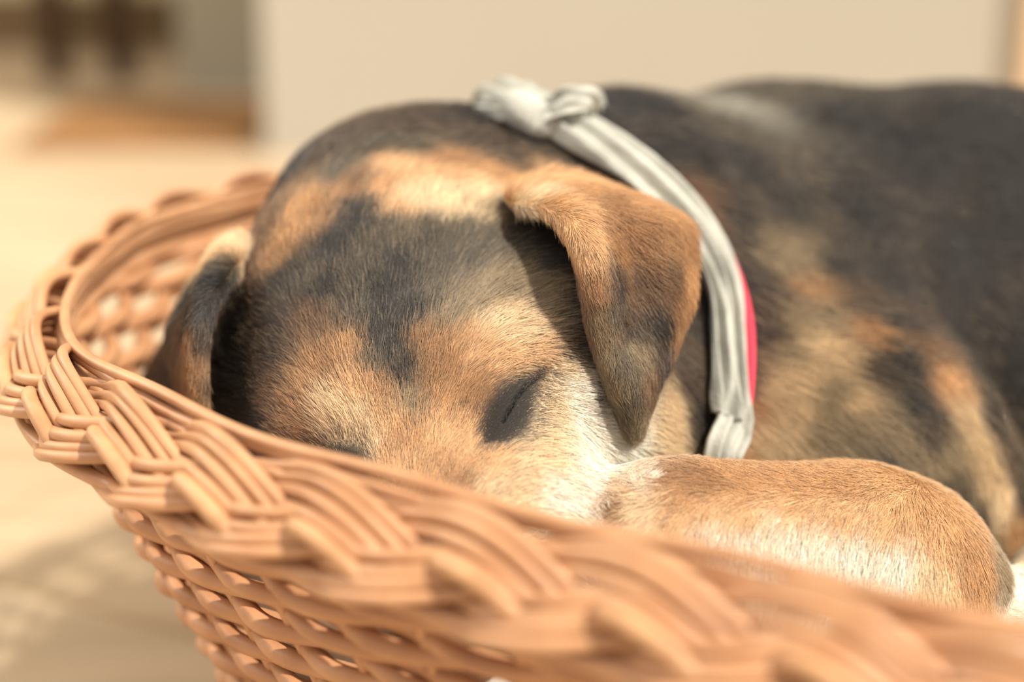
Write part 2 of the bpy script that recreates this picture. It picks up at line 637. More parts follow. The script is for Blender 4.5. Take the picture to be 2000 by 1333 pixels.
# nape and neck
FD.ell(P(775, 478, .600), (R_, U_, D_), (.041, .040, .046), .03)
FD.ell(P(870, 500, .600), (R_, U_, D_), (.046, .042, .046), .03)
FD.ell(P(1000, 545, .600), (R_, U_, D_), (.046, .047, .046), .03)
FD.cap(P(850, 660, .560), P(1190, 590, .610), .050, .063, .02)
FD.cap(P(1190, 590, .610), P(1500, 640, .672), .063, .081, .02)
FD.ell(P(1240, 900, .545), (R_, U_, D_), (.026, .030, .030), .02)                   # throat
# trunk
FD.ell(P(1205, 335, .640), (R_, U_, D_), (.028, .024, .03), .03)                   # scruff behind the collar
FD.cap(P(1500, 640, .675), P(1850, 640, .700), .086, .091, .03)
FD.cap(P(1850, 640, .700), P(2350, 700, .690), .091, .098, .03)
FD.ell(P(2600, 830, .660), (R_, U_, D_), (.085, .075, .08), .04)                    # rump
FD.ell(P(1500, 335, .690), (R_, U_, D_), (.034, .026, .03), .03)                     # withers
# chest and shoulder
FD.cap(P(1500, 760, .610), P(1640, 900, .570), .056, .048, .03)
FD.cap(P(1640, 900, .575), P(1895, 1110, .590), .046, .037, .025)
FD.cap(P(1350, 900, .590), P(1500, 1100, .590), .055, .060, .03)
# far-side fore leg tucked under the chin and near fore leg across the front
FD.chain([(P(1815, 1180, .496), .0230), (P(1745, 1142, .490), .0275), (P(1645, 1108, .484), .0268), (P(1480, 1088, .474), .0228), (P(1330, 1070, .468), .0212), (P(1275, 1065, .466), .0200)], .012)
FD.chain([(P(1262, 1090, .466), .0170), (P(1215, 1150, .462), .0150), (P(1190, 1205, .458), .0150)], .010)
for q in range(4):
    FD.chain([(P(1160 + 24 * q, 1200, .455 + .002 * q), .0062), (P(1150 + 25 * q, 1265, .450 + .002 * q), .0060), (P(1150 + 25 * q, 1290, .455 + .002 * q), .0045)], .004)
# haunch curled on the left inside the basket
FD.ell(P(445, 840, .568), (R_, U_, D_), (.028, .030, .026), .02)
FD.ell(P(575, 740, .600), (R_, U_, D_), (.042, .036, .038), .03)
# hind paw, bottom right
FD.chain([(P(2300, 1120, .56), .030), (P(2100, 1165, .520), .017), (P(2035, 1190, .500), .0125)], .012)
for q in range(3):
    FD.chain([(P(2030, 1180 + 26 * q, .500 - .004 * q), .0062), (P(1975, 1178 + 26 * q, .494 - .004 * q), .0056)], .003)
# eye sockets and stop
FD.cut(P(1005, 800, .4475), (eyeline, headlong, headN), (.016, .009, .010), .014)
FD.cut(P(655, 905, .447), (eyeline, headlong, headN), (.014, .009, .010), .014)
FD.cut(P(835, 820, .4430), (eyeline, headlong, headN), (.010, .03, .0145), .02)      # stop between the eyes

bv, bf = surface_nets(FD, (-.145, .37, .05), (.56, .82, .335), .0026)
# relax the skin a little
def relax(v, f, it=3, lam=.5):
    E = np.concatenate([f[:, [0, 1]], f[:, [1, 2]], f[:, [2, 3]], f[:, [3, 0]]])
    E = np.concatenate([E, E[:, ::-1]])
    for _ in range(it):
        s_ = np.zeros_like(v); c_ = np.zeros(len(v))
        for k_ in range(3):
            s_[:, k_] = np.bincount(E[:, 0], v[E[:, 1], k_], len(v))
        c_ = np.bincount(E[:, 0], minlength=len(v))
        v = v * (1 - lam) + lam * s_ / np.maximum(c_, 1)[:, None]
    return v
bv = relax(bv, bf, 2)


def crspline(c, n):
    """catmull-rom resample along axis 0 without closing"""
    c = np.asarray(c, float)
    m = len(c)
    cp = np.concatenate([2 * c[:1] - c[1:2], c, 2 * c[-1:] - c[-2:-1]])
    u = np.linspace(0, m - 1 - 1e-9, n)
    i = np.floor(u).astype(int)
    t = (u - i).reshape((-1,) + (1,) * (c.ndim - 1))
    p0, p1, p2, p3 = cp[i], cp[i + 1], cp[i + 2], cp[i + 3]
    return 0.5 * ((2 * p1) + (-p0 + p2) * t + (2 * p0 - 5 * p1 + 4 * p2 - p3) * t * t + (-p0 + 3 * p1 - 3 * p2 + p3) * t ** 3)


def flap(ctrl, nu, nv, th):
    """closed flap with thickness from a grid of control points (front side first)"""
    g = np.array([[P(*q) for q in row] for row in ctrl])
    g = crspline(g, nu)
    g = crspline(g.transpose(1, 0, 2), nv).transpose(1, 0, 2)
    du = np.gradient(g, axis=0); dv = np.gradient(g, axis=1)
    N = np.cross(du, dv); N /= np.linalg.norm(N, axis=2)[..., None] + 1e-12
    if (N[nu // 2, nv // 2] @ FW) > 0: N = -N
    vv_ = np.linspace(0, 1, nv)[None]
    uu_ = np.linspace(0, 1, nu)[:, None]
    e = (np.sin(np.pi * np.clip(vv_, .0, 1)) ** .35) * (np.clip((1 - uu_) * 8, 0, 1) ** .5)
    e = (th / 2) * np.maximum(e, .12)
    fr = g + N * e[..., None]; bk = g - N * e[..., None]
    v = np.concatenate([fr.reshape(-1, 3), bk.reshape(-1, 3)])
    f = []
    o = nu * nv
    for i in range(nu - 1):
        for j in range(nv - 1):
            a = i * nv + j
            f.append([a, a + 1, a + nv + 1, a + nv]); f.append([o + a, o + a + nv, o + a + nv + 1, o + a + 1])
    for i in range(nu - 1):
        a = i * nv; b = a + nv - 1
        f.append([a, a + nv, o + a + nv, o + a]); f.append([b, o + b, o + b + nv, b + nv])
    for j in range(nv - 1):
        a = j; b = (nu - 1) * nv + j
        f.append([a, o + a, o + a + 1, a + 1]); f.append([b, b + 1, o + b + 1, o + b])
    f = np.array(f)
    # outward winding test on one front quad
    q = f[(nv - 1) * nu]
    fn_ = np.cross(v[f[0][1]] - v[f[0][0]], v[f[0][2]] - v[f[0][0]])
    if fn_ @ N[0, 0] < 0: f = f[:, ::-1]
    return v, f


EAR_L = [   # dog's left ear (camera right), rows from its root to its tip, columns front edge to back edge
    [(985, 392, 0.514), (1040, 362, 0.519), (1110, 352, 0.527), (1185, 372, 0.532), (1235, 392, 0.537)],
    [(1018, 402, 0.495), (1085, 388, 0.494), (1165, 388, 0.500), (1245, 398, 0.512), (1300, 412, 0.524)],
    [(1070, 418, 0.483), (1122, 425, 0.476), (1195, 440, 0.486), (1275, 432, 0.492), (1345, 450, 0.507)],
    [(1108, 470, 0.476), (1150, 490, 0.466), (1215, 520, 0.485), (1290, 505, 0.487), (1356, 520, 0.499)],
    [(1132, 550, 0.476), (1164, 568, 0.466), (1222, 600, 0.482), (1290, 590, 0.486), (1352, 590, 0.494)],
    [(1150, 640, 0.480), (1172, 650, 0.470), (1222, 668, 0.479), (1275, 665, 0.484), (1328, 665, 0.494)],
    [(1170, 722, 0.484), (1190, 726, 0.474), (1225, 732, 0.474), (1262, 735, 0.481), (1296, 735, 0.490)],
    [(1192, 790, 0.488), (1208, 792, 0.480), (1230, 796, 0.477), (1252, 795, 0.481), (1272, 792, 0.488)],
    [(1216, 835, 0.491), (1224, 838, 0.486), (1234, 842, 0.484), (1246, 840, 0.486), (1256, 834, 0.490)],
    [(1234, 850, 0.492), (1236, 852, 0.491), (1239, 854, 0.490), (1243, 853, 0.491), (1246, 851, 0.492)],
]
EAR_R = [   # dog's right ear (camera left): folded outwards, seen edge-on
    [(492, 500, .530), (475, 482, .540), (455, 478, .550), (440, 485, .560)],
    [(468, 520, .510), (445, 502, .518), (420, 510, .532), (395, 530, .550)],
    [(440, 560, .494), (412, 560, .498), (385, 580, .515), (350, 600, .540)],
    [(418, 620, .490), (392, 620, .490), (366, 640, .508), (330, 650, .535)],
    [(405, 690, .492), (383, 690, .490), (362, 700, .505), (335, 710, .528)],
    [(402, 750, .494), (386, 750, .491), (370, 755, .503), (350, 760, .520)],
    [(402, 795, .498), (392, 797, .496), (384, 798, .502), (372, 798, .510)],
    [(400, 812, .501), (396, 813, .500), (392, 814, .503), (388, 814, .506)],
]
ev1, ef1 = flap(EAR_L, 80, 44, .0042)
ev2, ef2 = flap(EAR_R, 60, 28, .0040)
nb0 = len(bv)
allv = np.concatenate([bv, ev1, ev2])
allf = np.concatenate([bf, ef1 + nb0, ef2 + nb0 + len(ev1)])

M_skin = vc_mat('dog_skin', 0.75, 0.2)
dog = mesh_obj('puppy', allv, allf, M_skin)
tag(dog, 'sleeping black and tan puppy curled up in the wicker basket', 'dog')


# ------------------------------------------------------------------ coat markings and lie of the hair
BV = [Vector(q) for q in allv.tolist()]
bvh_all = BVHTree.FromPolygons(BV, allf.tolist())
bvh_body = BVHTree.FromPolygons(BV, bf.tolist())


def on_skin(px, py, tree):
    d = Vector(P(px, py, 1.0) - CAM).normalized()
    h = tree.ray_cast(Vector(CAM), d)
    return None if h[0] is None else np.array(h[0])


K = (38, 31, 23); G = (82, 71, 54); GT = (150, 129, 97); BR = (114, 81, 51); DB = (66, 49, 34)
T = (200, 152, 102); TB = (170, 124, 79); C = (238, 208, 166); W = (253, 242, 222); LT = (223, 178, 128); CT = (206, 176, 134)
# (x, y, colour, growth right, growth up, hair length mm)
HEAD = [
    # centre stripe of the forehead
    (690, 450, K, -.1, 1, 7), (760, 450, G, 0, 1, 7), (840, 460, G, .1, 1, 7), (900, 460, G, .2, 1, 7), (720, 520, G, -.1, 1, 7),
    (650, 500, K, -.3, 1, 7), (780, 540, K, 0, 1, 7), (740, 590, K, -.1, 1, 6.5), (700, 560, G, -.2, 1, 7), (720, 650, K, -.1, 1, 6),
    (760, 680, K, 0, 1, 6), (790, 740, K, 0, 1, 5), (800, 790, GT, .05, 1, 4.5), (690, 620, G, -.25, 1, 6.5), (640, 580, K, -.4, 1, 7),
    (740, 710, G, -.1, 1, 5.5), (840, 520, G, .15, 1, 7), (850, 600, G, .2, 1, 7), (800, 620, K, .05, 1, 7),
    # right of the stripe
    (900, 520, G, .35, 1, 7), (950, 480, G, .5, 1, 7), (960, 560, GT, .6, .8, 7), (1020, 560, GT, .9, .5, 7), (900, 600, GT, .4, .9, 7),
    (960, 640, C, .7, .5, 7), (1020, 640, C, .9, .3, 7), (1070, 560, GT, 1, .4, 7), (1085, 620, GT, 1, .2, 7), (1070, 520, K, .9, .5, 7), (1110, 660, DB, 1, .0, 6),  # K and DB here carry on the ear's painted shadow
    (1130, 690, K, 1, -.1, 6), (1115, 610, G, 1, .1, 7), (830, 680, TB, .2, 1, 6.5), (860, 720, TB, .25, 1, 6), (890, 680, T, .4, .9, 6.5), (930, 700, LT, .6, .6, 6.5),
    (980, 690, LT, .8, .3, 6), (1040, 680, LT, .9, .1, 6), (1000, 660, C, .8, .3, 6.5), (870, 780, T, .3, .9, 5), (920, 760, TB, .5, .7, 5), (830, 760, TB, .1, 1, 5),
    (1060, 710, LT, .9, 0, 5), (1090, 720, C, .9, 0, 5), (860, 640, GT, .25, 1, 7),
    # left of the stripe
    (600, 560, G, -.4, .8, 8), (560, 560, K, -.6, .7, 8), (520, 600, DB, -.8, .5, 8), (500, 660, DB, -.9, .3, 8), (560, 640, DB, -.7, .5, 8), (600, 640, BR, -.5, .7, 7),
    (540, 720, DB, -.8, .3, 8), (480, 740, K, -1, .2, 9), (460, 800, K, -1, 0, 9), (500, 800, K, -1, .1, 8), (640, 660, BR, -.4, .8, 7), (680, 690, T, -.3, .9, 6),
    (640, 720, TB, -.5, .7, 6), (610, 760, T, -.6, .6, 6), (640, 790, C, -.5, .6, 5.5), (680, 760, LT, -.3, .9, 5.5), (700, 810, C, -.3, .8, 5), (580, 800, TB, -.7, .4, 6),
    (560, 840, TB, -.8, .2, 6), (600, 860, TB, -.6, .2, 5), (540, 780, BR, -.9, .2, 7), (740, 770, T, -.1, 1, 5), (480, 620, K, -1, .3, 8), (470, 680, K, -1, .2, 8),
    (520, 840, K, -1, 0, 7),
    # bridge of the nose, muzzle and lips
    (760, 830, LT, -.1, 1, 4.5), (800, 860, T, 0, 1, 4), (850, 850, LT, .1, 1, 4), (900, 850, LT, .3, .8, 4), (720, 870, C, -.3, .8, 4.5), (780, 920, LT, -.1, 1, 4),
    (850, 920, T, .0, 1, 4), (870, 980, TB, .0, 1, 3.5), (900, 960, TB, .1, 1, 3.5), (950, 900, LT, .5, .6, 4.5), (960, 960, C, .5, .6, 4.5), (1020, 940, C, .8, .2, 5), (930, 1020, TB, .2, 1, 3.5), (1000, 1010, C, .6, .5, 4.5), (1080, 1000, W, .8, 0, 5),
    (1060, 900, C, .8, .0, 5.5), (1080, 960, W, .9, -.1, 5.5), (1130, 1000, W, .7, -.4, 6), (1150, 1040, W, .3, -1, 6), (940, 1080, K, .2, 1, 3), (860, 1060, BR, -.2, .8, 3.5), (740, 960, T, -.4, .8, 4),
    (1050, 1080, C, .6, .1, 5), (960, 1180, K, .1, 1, 1.5),
    (1000, 450, K, .6, .8, 7), (1045, 475, K, .7, .6, 7), (1085, 520, K, .8, .4, 7), (1118, 575, K, .9, .2, 7), (1140, 630, K, .9, 0, 7), (1158, 700, DB, .9, 0, 7), (1165, 760, DB, .9, 0, 7),  # dark fur at the ear base, also painting in the ear's shadow
    # round the closed eyes
    (930, 800, TB, .4, .8, 4), (920, 850, LT, .4, .7, 4), (1080, 800, C, .9, -.1, 5), (1060, 860, C, .9, -.1, 5), (1120, 760, W, 1, -.1, 6),
    # cheek
    (1120, 820, W, 1, -.2, 7), (1120, 900, W, .9, -.3, 7), (1160, 860, W, .9, -.3, 7), (1170, 940, W, .8, -.5, 7), (1220, 900, W, .8, -.4, 9), (1280, 860, C, .9, -.3, 10),
    (1300, 800, C, .9, -.2, 10), (1250, 940, W, .9, .3, 8), (1300, 900, C, .9, -.3, 9), (1210, 760, W, .9, -.2, 8), (1200, 660, K, .8, .0, 8),
    (1150, 600, K, .9, .2, 7), (1150, 660, K, .9, .0, 7), (1100, 480, K, .8, .5, 7), (1030, 440, K, .6, .8, 8), (990, 420, K, .4, 1, 8), (950, 420, GT, .4, 1, 8), (1060, 400, K, .7, .6, 8), (1260, 680, DB, .8, 0, 8), (1330, 730, DB, .8, -.2, 10), (1350, 800, K, .6, -.4, 10),
    (1170, 500, K, .7, .5, 7), (1250, 550, K, .7, .5, 7),
    # crown
    (540, 520, TB, -.5, .7, 8), (500, 500, BR, -.6, .7, 8), (570, 470, T, -.3, .9, 8), (620, 430, TB, -.2, .9, 8), (580, 420, T, -.3, .9, 8), (660, 400, TB, 0, 1, 8), (680, 420, K, 0, 1, 7),
    (690, 370, BR, .1, 1, 8), (640, 360, G, .2, .9, 10), (740, 380, T, .2, 1, 8), (740, 340, LT, .4, .9, 9), (800, 400, C, .2, 1, 7), (800, 350, LT, .4, .9, 9), (860, 400, C, .3, 1, 7),
    (880, 350, LT, .5, .8, 9), (930, 380, C, .5, .8, 8), (950, 340, T, .7, .6, 9), (1000, 370, LT, .7, .7, 9), (1030, 340, LT, .8, .4, 9), (900, 420, C, .3, 1, 7), (780, 420, LT, .1, 1, 6.5), (530, 450, BR, -.4, .9, 9),
    (500, 450, DB, -.4, .9, 10),
    # nape
    (600, 330, DB, .3, .9, 12), (560, 360, K, -.2, .9, 12), (560, 330, K, .1, .9, 12), (620, 270, K, .6, .6, 12), (700, 300, G, .7, .6, 12), (740, 270, DB, .9, .4, 12), (760, 300, G, .8, .5, 12),
    (700, 230, G, .9, .3, 12), (780, 215, K, 1, .2, 12), (820, 250, DB, 1, .3, 12), (880, 280, DB, .9, .4, 12), (900, 230, K, 1, .1, 12), (960, 270, DB, 1, -.1, 12), (850, 320, TB, .7, .6, 11),
    (1030, 280, K, 1, -.2, 12), (1080, 310, K, 1, -.3, 12), (960, 310, DB, .9, .1, 11), (1150, 340, K, 1, -.4, 12), (940, 215, K, 1, 0, 12), (1000, 240, K, 1, -.2, 12), (520, 400, K, -.3, .9, 12),
    # trunk behind the collar
    (1120, 230, K, .8, .3, 16), (1200, 210, K, .9, .2, 17), (1230, 300, K, 1, -.1, 17), (1300, 300, K, 1, -.2, 16), (1290, 370, BR, 1, -.2, 15), (1320, 400, BR, 1, -.4, 14),
    (1380, 240, G, 1, -.1, 13), (1400, 215, (150, 142, 126), 1, -.1, 11), (1400, 300, K, 1, -.3, 13), (1500, 190, G, 1, -.1, 10), (1600, 220, K, 1, -.2, 10), (1400, 420, K, .8, -.5, 14),  # paler anchors paint the sheen along the top of the back
    (1440, 520, K, .7, -.6, 14), (1500, 400, K, .9, -.4, 12), (1480, 480, GT, .8, -.5, 13), (1530, 480, GT, .8, -.5, 12), (1480, 560, DB, .7, -.6, 13), (1450, 600, DB, .6, -.7, 13), (1550, 560, TB, .7, -.6, 12), (1600, 500, K, .8, -.5, 11),
    (1650, 400, K, .9, -.4, 10), (1750, 300, K, 1, -.3, 9), (1900, 250, K, 1, -.2, 9), (1980, 400, K, 1, -.3, 9), (1850, 500, K, .9, -.5, 9), (1700, 520, K, .8, -.6, 10),
    (1520, 600, GT, .8, -.5, 12), (1580, 610, GT, .8, -.5, 11), (1470, 650, DB, .7, -.5, 12), (1440, 640, K, .7, -.5, 12), (1430, 720, DB, .7, -.5, 12), (1440, 780, TB, .6, -.6, 11),
    (1500, 680, GT, .8, -.4, 12), (1550, 670, CT, .8, -.4, 11), (1600, 690, CT, .8, -.4, 11), (1480, 740, CT, .8, -.4, 11), (1540, 740, CT, .8, -.4, 11), (1600, 760, GT, .8, -.4, 10), (1650, 770, CT, .7, -.5, 10),
    (1460, 830, CT, .6, -.5, 10), (1520, 820, CT, .7, -.5, 10), (1500, 880, CT, .6, -.5, 9), (1430, 880, T, .5, -.6, 9), (1580, 840, GT, .7, -.5, 9), (1570, 895, CT, .6, -.6, 8), (1640, 840, GT, .7, -.5, 9), (1660, 640, TB, .7, -.5, 11), (1640, 590, DB, .7, -.5, 11),
    (1720, 620, K, .7, -.7, 10), (1740, 700, K, .6, -.7, 9), (1760, 770, K, .6, -.7, 9), (1700, 720, DB, .7, -.7, 9), (1800, 820, DB, .6, -.7, 9), (1700, 800, GT, .6, -.6, 9), (1740, 850, GT, .6, -.6, 9), (1620, 895, GT, .6, -.6, 8),
    (1780, 620, DB, .7, -.6, 9), (1800, 670, BR, .7, -.7, 9), (1830, 730, T, .6, -.8, 9), (1865, 790, CT, .6, -.8, 9), (1890, 850, CT, .5, -.8, 9), (1920, 910, CT, .5, -.8, 9), (1950, 970, C, .4, -.9, 9), (1970, 1040, T, .4, -.9, 9),
    (1840, 620, K, .8, -.6, 9), (1880, 700, K, .8, -.6, 9), (1920, 790, K, .8, -.6, 9), (1960, 860, DB, .7, -.7, 9), (1990, 940, K, .6, -.8, 9), (1980, 700, K, .8, -.6, 9),
    (1700, 900, G, .6, -.7, 8), (1780, 900, GT, .6, -.7, 8), (1850, 880, GT, .6, -.8, 8), (1860, 950, G, .5, -.8, 8), (1900, 1000, G, .5, -.9, 8), (1950, 1060, GT, .4, -.9, 8), (1960, 1120, GT, .4, -.9, 8),
    (1400, 640, K, .6, -.7, 12), (1380, 560, K, .7, -.6, 12),
]
ARM = [
    (1200, 980, TB, -.9, .1, 5), (1230, 950, LT, -.8, .3, 5), (1300, 930, TB, -.9, .1, 4), (1200, 1040, TB, -.7, -.6, 6), (1260, 990, C, -.6, -.7, 7), (1260, 1050, C, -.3, -1, 9),
    (1330, 970, T, -.7, -.5, 5), (1320, 1030, LT, -.3, -1, 8), (1380, 940, TB, -.9, -.1, 4), (1380, 1000, LT, -.5, -.8, 6), (1380, 1050, W, -.2, -1, 9), (1370, 1100, T, -.1, -1, 9),
    (1450, 940, T, -.9, -.1, 4), (1450, 1010, LT, -.6, -.6, 5), (1460, 1062, W, -.2, -1, 8), (1550, 940, T, -.9, -.1, 4), (1560, 1010, LT, -.6, -.5, 5), (1560, 1060, W, -.2, -1, 8), (1650, 940, T, -.8, -.3, 5),
    (1650, 1020, LT, -.5, -.7, 6), (1660, 1068, W, -.2, -1, 8), (1750, 950, LT, -.6, -.6, 6), (1740, 1030, LT, -.5, -.7, 7), (1750, 1085, W, -.2, -1, 8), (1800, 1000, LT, -.3, -.9, 6), (1850, 1030, LT, -.3, -.9, 7),
    (1850, 1080, LT, -.2, -1, 7), (1830, 1120, C, -.1, -1, 8), (1885, 1070, T, 0, -1, 7), (1900, 1120, T, 0, -1, 7), (1980, 1170, W, -1, 0, 4), (1995, 1150, W, -1, 0, 4), (1600, 1140, W, 0, -1, 8), (1450, 1120, W, 0, -1, 8),
]
EARL = [
    (1010, 375, LT, .6, .3, 8), (1060, 360, LT, .8, .1, 8), (1020, 400, C, .8, -.2, 7), (1080, 410, LT, .8, -.5, 6), (1120, 370, T, 1, -.1, 8), (1110, 440, LT, .5, -.9, 5), (1180, 390, TB, 1, -.3, 8),
    (1240, 400, T, 1, -.2, 8), (1300, 410, T, 1, -.3, 8), (1340, 450, TB, .8, -.6, 7), (1140, 490, LT, .4, -1, 5), (1200, 460, TB, .8, -.6, 7), (1260, 470, TB, .9, -.5, 7), (1160, 560, TB, .2, -1, 4.5),
    (1200, 540, DB, .5, -.9, 6), (1240, 560, BR, .6, -.8, 6), (1300, 540, BR, .8, -.6, 6), (1345, 540, T, .5, -1, 6), (1170, 620, GT, .2, -1, 4), (1190, 600, G, .3, -1, 5), (1230, 640, DB, .4, -.9, 5), (1290, 630, K, .5, -.8, 5),
    (1335, 620, TB, .1, -1, 5), (1180, 700, GT, .2, -1, 4), (1210, 700, G, .3, -1, 4), (1250, 690, GT, .3, -1, 4.5), (1300, 700, DB, -.1, -1, 5), (1270, 740, BR, 0, -1, 4.5), (1200, 760, GT, .3, -1, 4),
    (1230, 770, G, .2, -1, 4), (1225, 820, G, .2, -1, 4), (1245, 830, GT, .1, -1, 4), (1100, 470, BR, .4, -1, 4), (1125, 530, BR, .2, -1, 4), (1145, 610, BR, .1, -1, 4),
    (1152, 660, BR, .1, -1, 4),
]
EARR = [
    (470, 485, C, -.6, .5, 7), (450, 488, C, -.8, .3, 7), (435, 495, LT, -.9, 0, 7), (465, 525, G, -.7, -.5, 6), (430, 520, G, -.7, -.6, 6), (440, 545, K, -.7, -.6, 6), (405, 540, K, -.6, -.7, 6),
    (380, 560, K, -.3, -1, 5), (400, 600, K, -.3, -1, 5), (372, 605, DB, -.2, -1, 5), (368, 660, TB, 0, -1, 5), (400, 660, K, 0, -1, 5), (382, 700, TB, 0, -1, 5), (378, 750, T, 0, -1, 5), (402, 740, K, 0, -1, 5),
    (388, 790, TB, 0, -1, 5), (360, 620, BR, -.2, -1, 5), (430, 600, K, -.3, -1, 5), (385, 630, DB, 0, -1, 5),
]


def anchors(lst, tree, hidden=()):
    p, c, g, l = [], [], [], []
    for (x, y, col, gr, gu, ln) in lst:
        h = on_skin(x, y, tree)
        if h is None or h[1] > 0.95:
            continue
        p.append(h); c.append(lin(col)); g.append(gr * RT + gu * UP); l.append(ln)
    for (q, col, gr, gu, ln) in hidden:
        p.append(q); c.append(lin(col)); g.append(gr * RT + gu * UP); l.append(ln)
    g = np.array(g)
    g /= np.linalg.norm(g, axis=1)[:, None]
    return np.array(p), np.array(c), g, np.array(l)


tree_arm = bvh_body
tree_e1 = BVHTree.FromPolygons([Vector(q) for q in ev1.tolist()], ef1.tolist())
tree_e2 = BVHTree.FromPolygons([Vector(q) for q in ev2.tolist()], ef2.tolist())
hid = [(P(200, 700, .60), DB, 1, 0, 9), (P(1900, 700, .80), K, 1, 0, 9), (P(2300, 500, .6), K, 1, 0, 9), (P(2300, 1000, .6), K, 1, 0, 9),
       (P(2300, 500, .8), K, 1, 0, 9), (P(800, 500, .66), K, 1, 0, 12), (P(1300, 500, .70), K, 1, 0, 12), (P(330, 760, .56), BR, -.6, .6, 9),
       (P(400, 730, .555), DB, -.6, .6, 9), (P(270, 800, .55), DB, -.8, .3, 9), (P(400, 900, .54), DB, -.8, .3, 9), (P(1900, 1150, .60), GT, 0, -1, 8),
       (P(1300, 1150, .56), LT, 0, -1, 8), (P(2100, 1150, .50), C, -1, 0, 5)]
AB = anchors(HEAD + ARM, bvh_body, hid)
A1 = anchors(EARL, tree_e1)
A2 = anchors(EARR, tree_e2)


def field(Q, A, soft=0.0028, power=2.5, warp=0.0):
    """blend of the nearest markings for each point"""
    p, c, g, l = A
    if warp:
        Q = Q + warp * (np.stack([vnoise(Q, 260, 1), vnoise(Q, 260, 2), vnoise(Q, 260, 3)], 1) - .5)
    oc = np.empty((len(Q), 3)); og = np.empty((len(Q), 3)); ol = np.empty(len(Q))
    for i in range(0, len(Q), 20000):
        q = Q[i:i + 20000]
        d2 = ((q ** 2).sum(1)[:, None] + (p ** 2).sum(1)[None] - 2 * q @ p.T).clip(0) + soft ** 2
        w_ = d2 ** (-power)
        wc = w_ / w_.sum(1)[:, None]
        oc[i:i + 20000] = wc @ c
        w2 = d2 ** -1.5
        w2 /= w2.sum(1)[:, None]
        og[i:i + 20000] = w2 @ g
        ol[i:i + 20000] = w2 @ l
    return oc, og, ol


# closed eyes: dark lids and the seam between them
EYE1 = (on_skin(1000, 800, bvh_body), on_skin(1078, 722, bvh_body), on_skin(946, 866, bvh_body))
EYE2 = (on_skin(655, 905, bvh_body), on_skin(590, 880, bvh_body), on_skin(720, 935, bvh_body))


def eye_coords(Q, E, Nrm):
    x = E[1] - E[2]; L = np.linalg.norm(x); x /= L
    y = np.cross(Nrm, x); y /= np.linalg.norm(y)
    r = Q - (E[1] + E[2]) / 2
    return (r @ x) / (L / 2), (r @ y), r @ Nrm, L


def eye_mask(Q):
    m = np.zeros(len(Q)); seam = np.zeros(len(Q))
    for E, a in ((EYE1, 1.0), (EYE2, .8)):
        u, v_, n_, L = eye_coords(Q, E, headN)
        c_ = 0.0009 * np.sin(np.clip(u, -1, 1) * 2.2)                 # gentle s-curve of the seam
        half = 1.12 * np.interp(u, [-1.15, -1.0, -.7, -.35, 0, .3, .6, .85, 1.05], [0, .0030, .0056, .0066, .0058, .0040, .0026, .0020, 0]) * a
        e = (np.abs(v_ - c_) - half) / 0.0012
        k_ = 1 / (1 + np.exp(np.clip(e, -20, 20) * 1.6))
        k_ *= (np.abs(u) < 1.25) * (np.abs(n_) < .02)
        m = np.maximum(m, k_)
        sw = np.exp(-((v_ - c_) / 0.00045) ** 2) * (u > -.55) * (u < .98)
        seam = np.maximum(seam, sw * (np.abs(n_) < .02))
    return m, seam


# refine the skin round the eyes so that lids and seam can be modelled
import bmesh
bm = bmesh.new()
bm.from_mesh(dog.data)
for it in range(3):
    bm.faces.ensure_lookup_table()
    sel_e = set()
    for E in (EYE1, EYE2):
        cc = Vector((E[1] + E[2]) / 2)
        for fc in bm.faces:
            if (fc.calc_center_median() - cc).length < (.014, .012, .0105)[it]:
                sel_e.update(fc.edges)
    bmesh.ops.subdivide_edges(bm, edges=list(sel_e), cuts=1, use_grid_fill=True)
bm.verts.ensure_lookup_table()
co = np.array([v_.co[:] for v_ in bm.verts])
em, es = eye_mask(co)
lump = np.zeros(len(co))
for E in (EYE1, EYE2):
    u, v_, n_, L = eye_coords(co, E, headN)
    lump += 0.0030 * np.exp(-(u / .75) ** 2 - (v_ / .0048) ** 2) * (np.abs(n_) < .02)
co = co + headN * (lump - es * 0.0032)[:, None]
for i, v_ in enumerate(bm.verts):
    if lump[i] > 1e-5 or es[i] > 1e-5:
        v_.co = Vector(co[i])
bm.to_mesh(dog.data)
bm.free()
dog.data.update()

M = dog.data
M.calc_loop_triangles()
nv_ = len(M.vertices)
VC = np.empty(nv_ * 3); M.vertices.foreach_get('co', VC); VC = VC.reshape(-1, 3)
VN = np.empty(nv_ * 3); M.vertex_normals.foreach_get('vector', VN); VN = VN.reshape(-1, 3)
# which of the three surfaces a vertex belongs to
part = np.zeros(nv_, int)
part[nb0:nb0 + len(ev1)] = 1
part[nb0 + len(ev1):nb0 + len(ev1) + len(ev2)] = 2
SK = lin((48, 43, 38))


def coat(Q, prt, warp=0.004):
    c = np.empty((len(Q), 3)); g = np.empty((len(Q), 3)); l = np.empty(len(Q))
    for k_, A in ((0, AB), (1, A1), (2, A2)):
        m = prt == k_
        if m.any():
            c[m], g[m], l[m] = field(Q[m], A, warp=warp)
            if k_ == 0:       # softer transitions on the longer hair of neck and trunk
                cs, _, _ = field(Q[m], A, soft=.008, power=2.2, warp=warp)
                dd = (Q[m] - CAM) @ FW
                wf = np.clip((dd - .535) / .04, 0, 1)[:, None]
                c[m] = c[m] * (1 - wf) + cs * wf
    em, es = eye_mask(Q)
    em = em * (prt == 0)
    c = c * (1 - em[:, None]) + (SK * (1 - es[:, None]) + lin((22, 18, 15)) * es[:, None]) * em[:, None]
    l = l * (1 - em * 0.88)
    return c, g, l, em


vc, _, _, _ = coat(VC, part)
ca = M.color_attributes.new('coat', 'FLOAT_COLOR', 'POINT')
ca.data.foreach_set('color', np.hstack([vc, np.ones((nv_, 1))]).ravel())

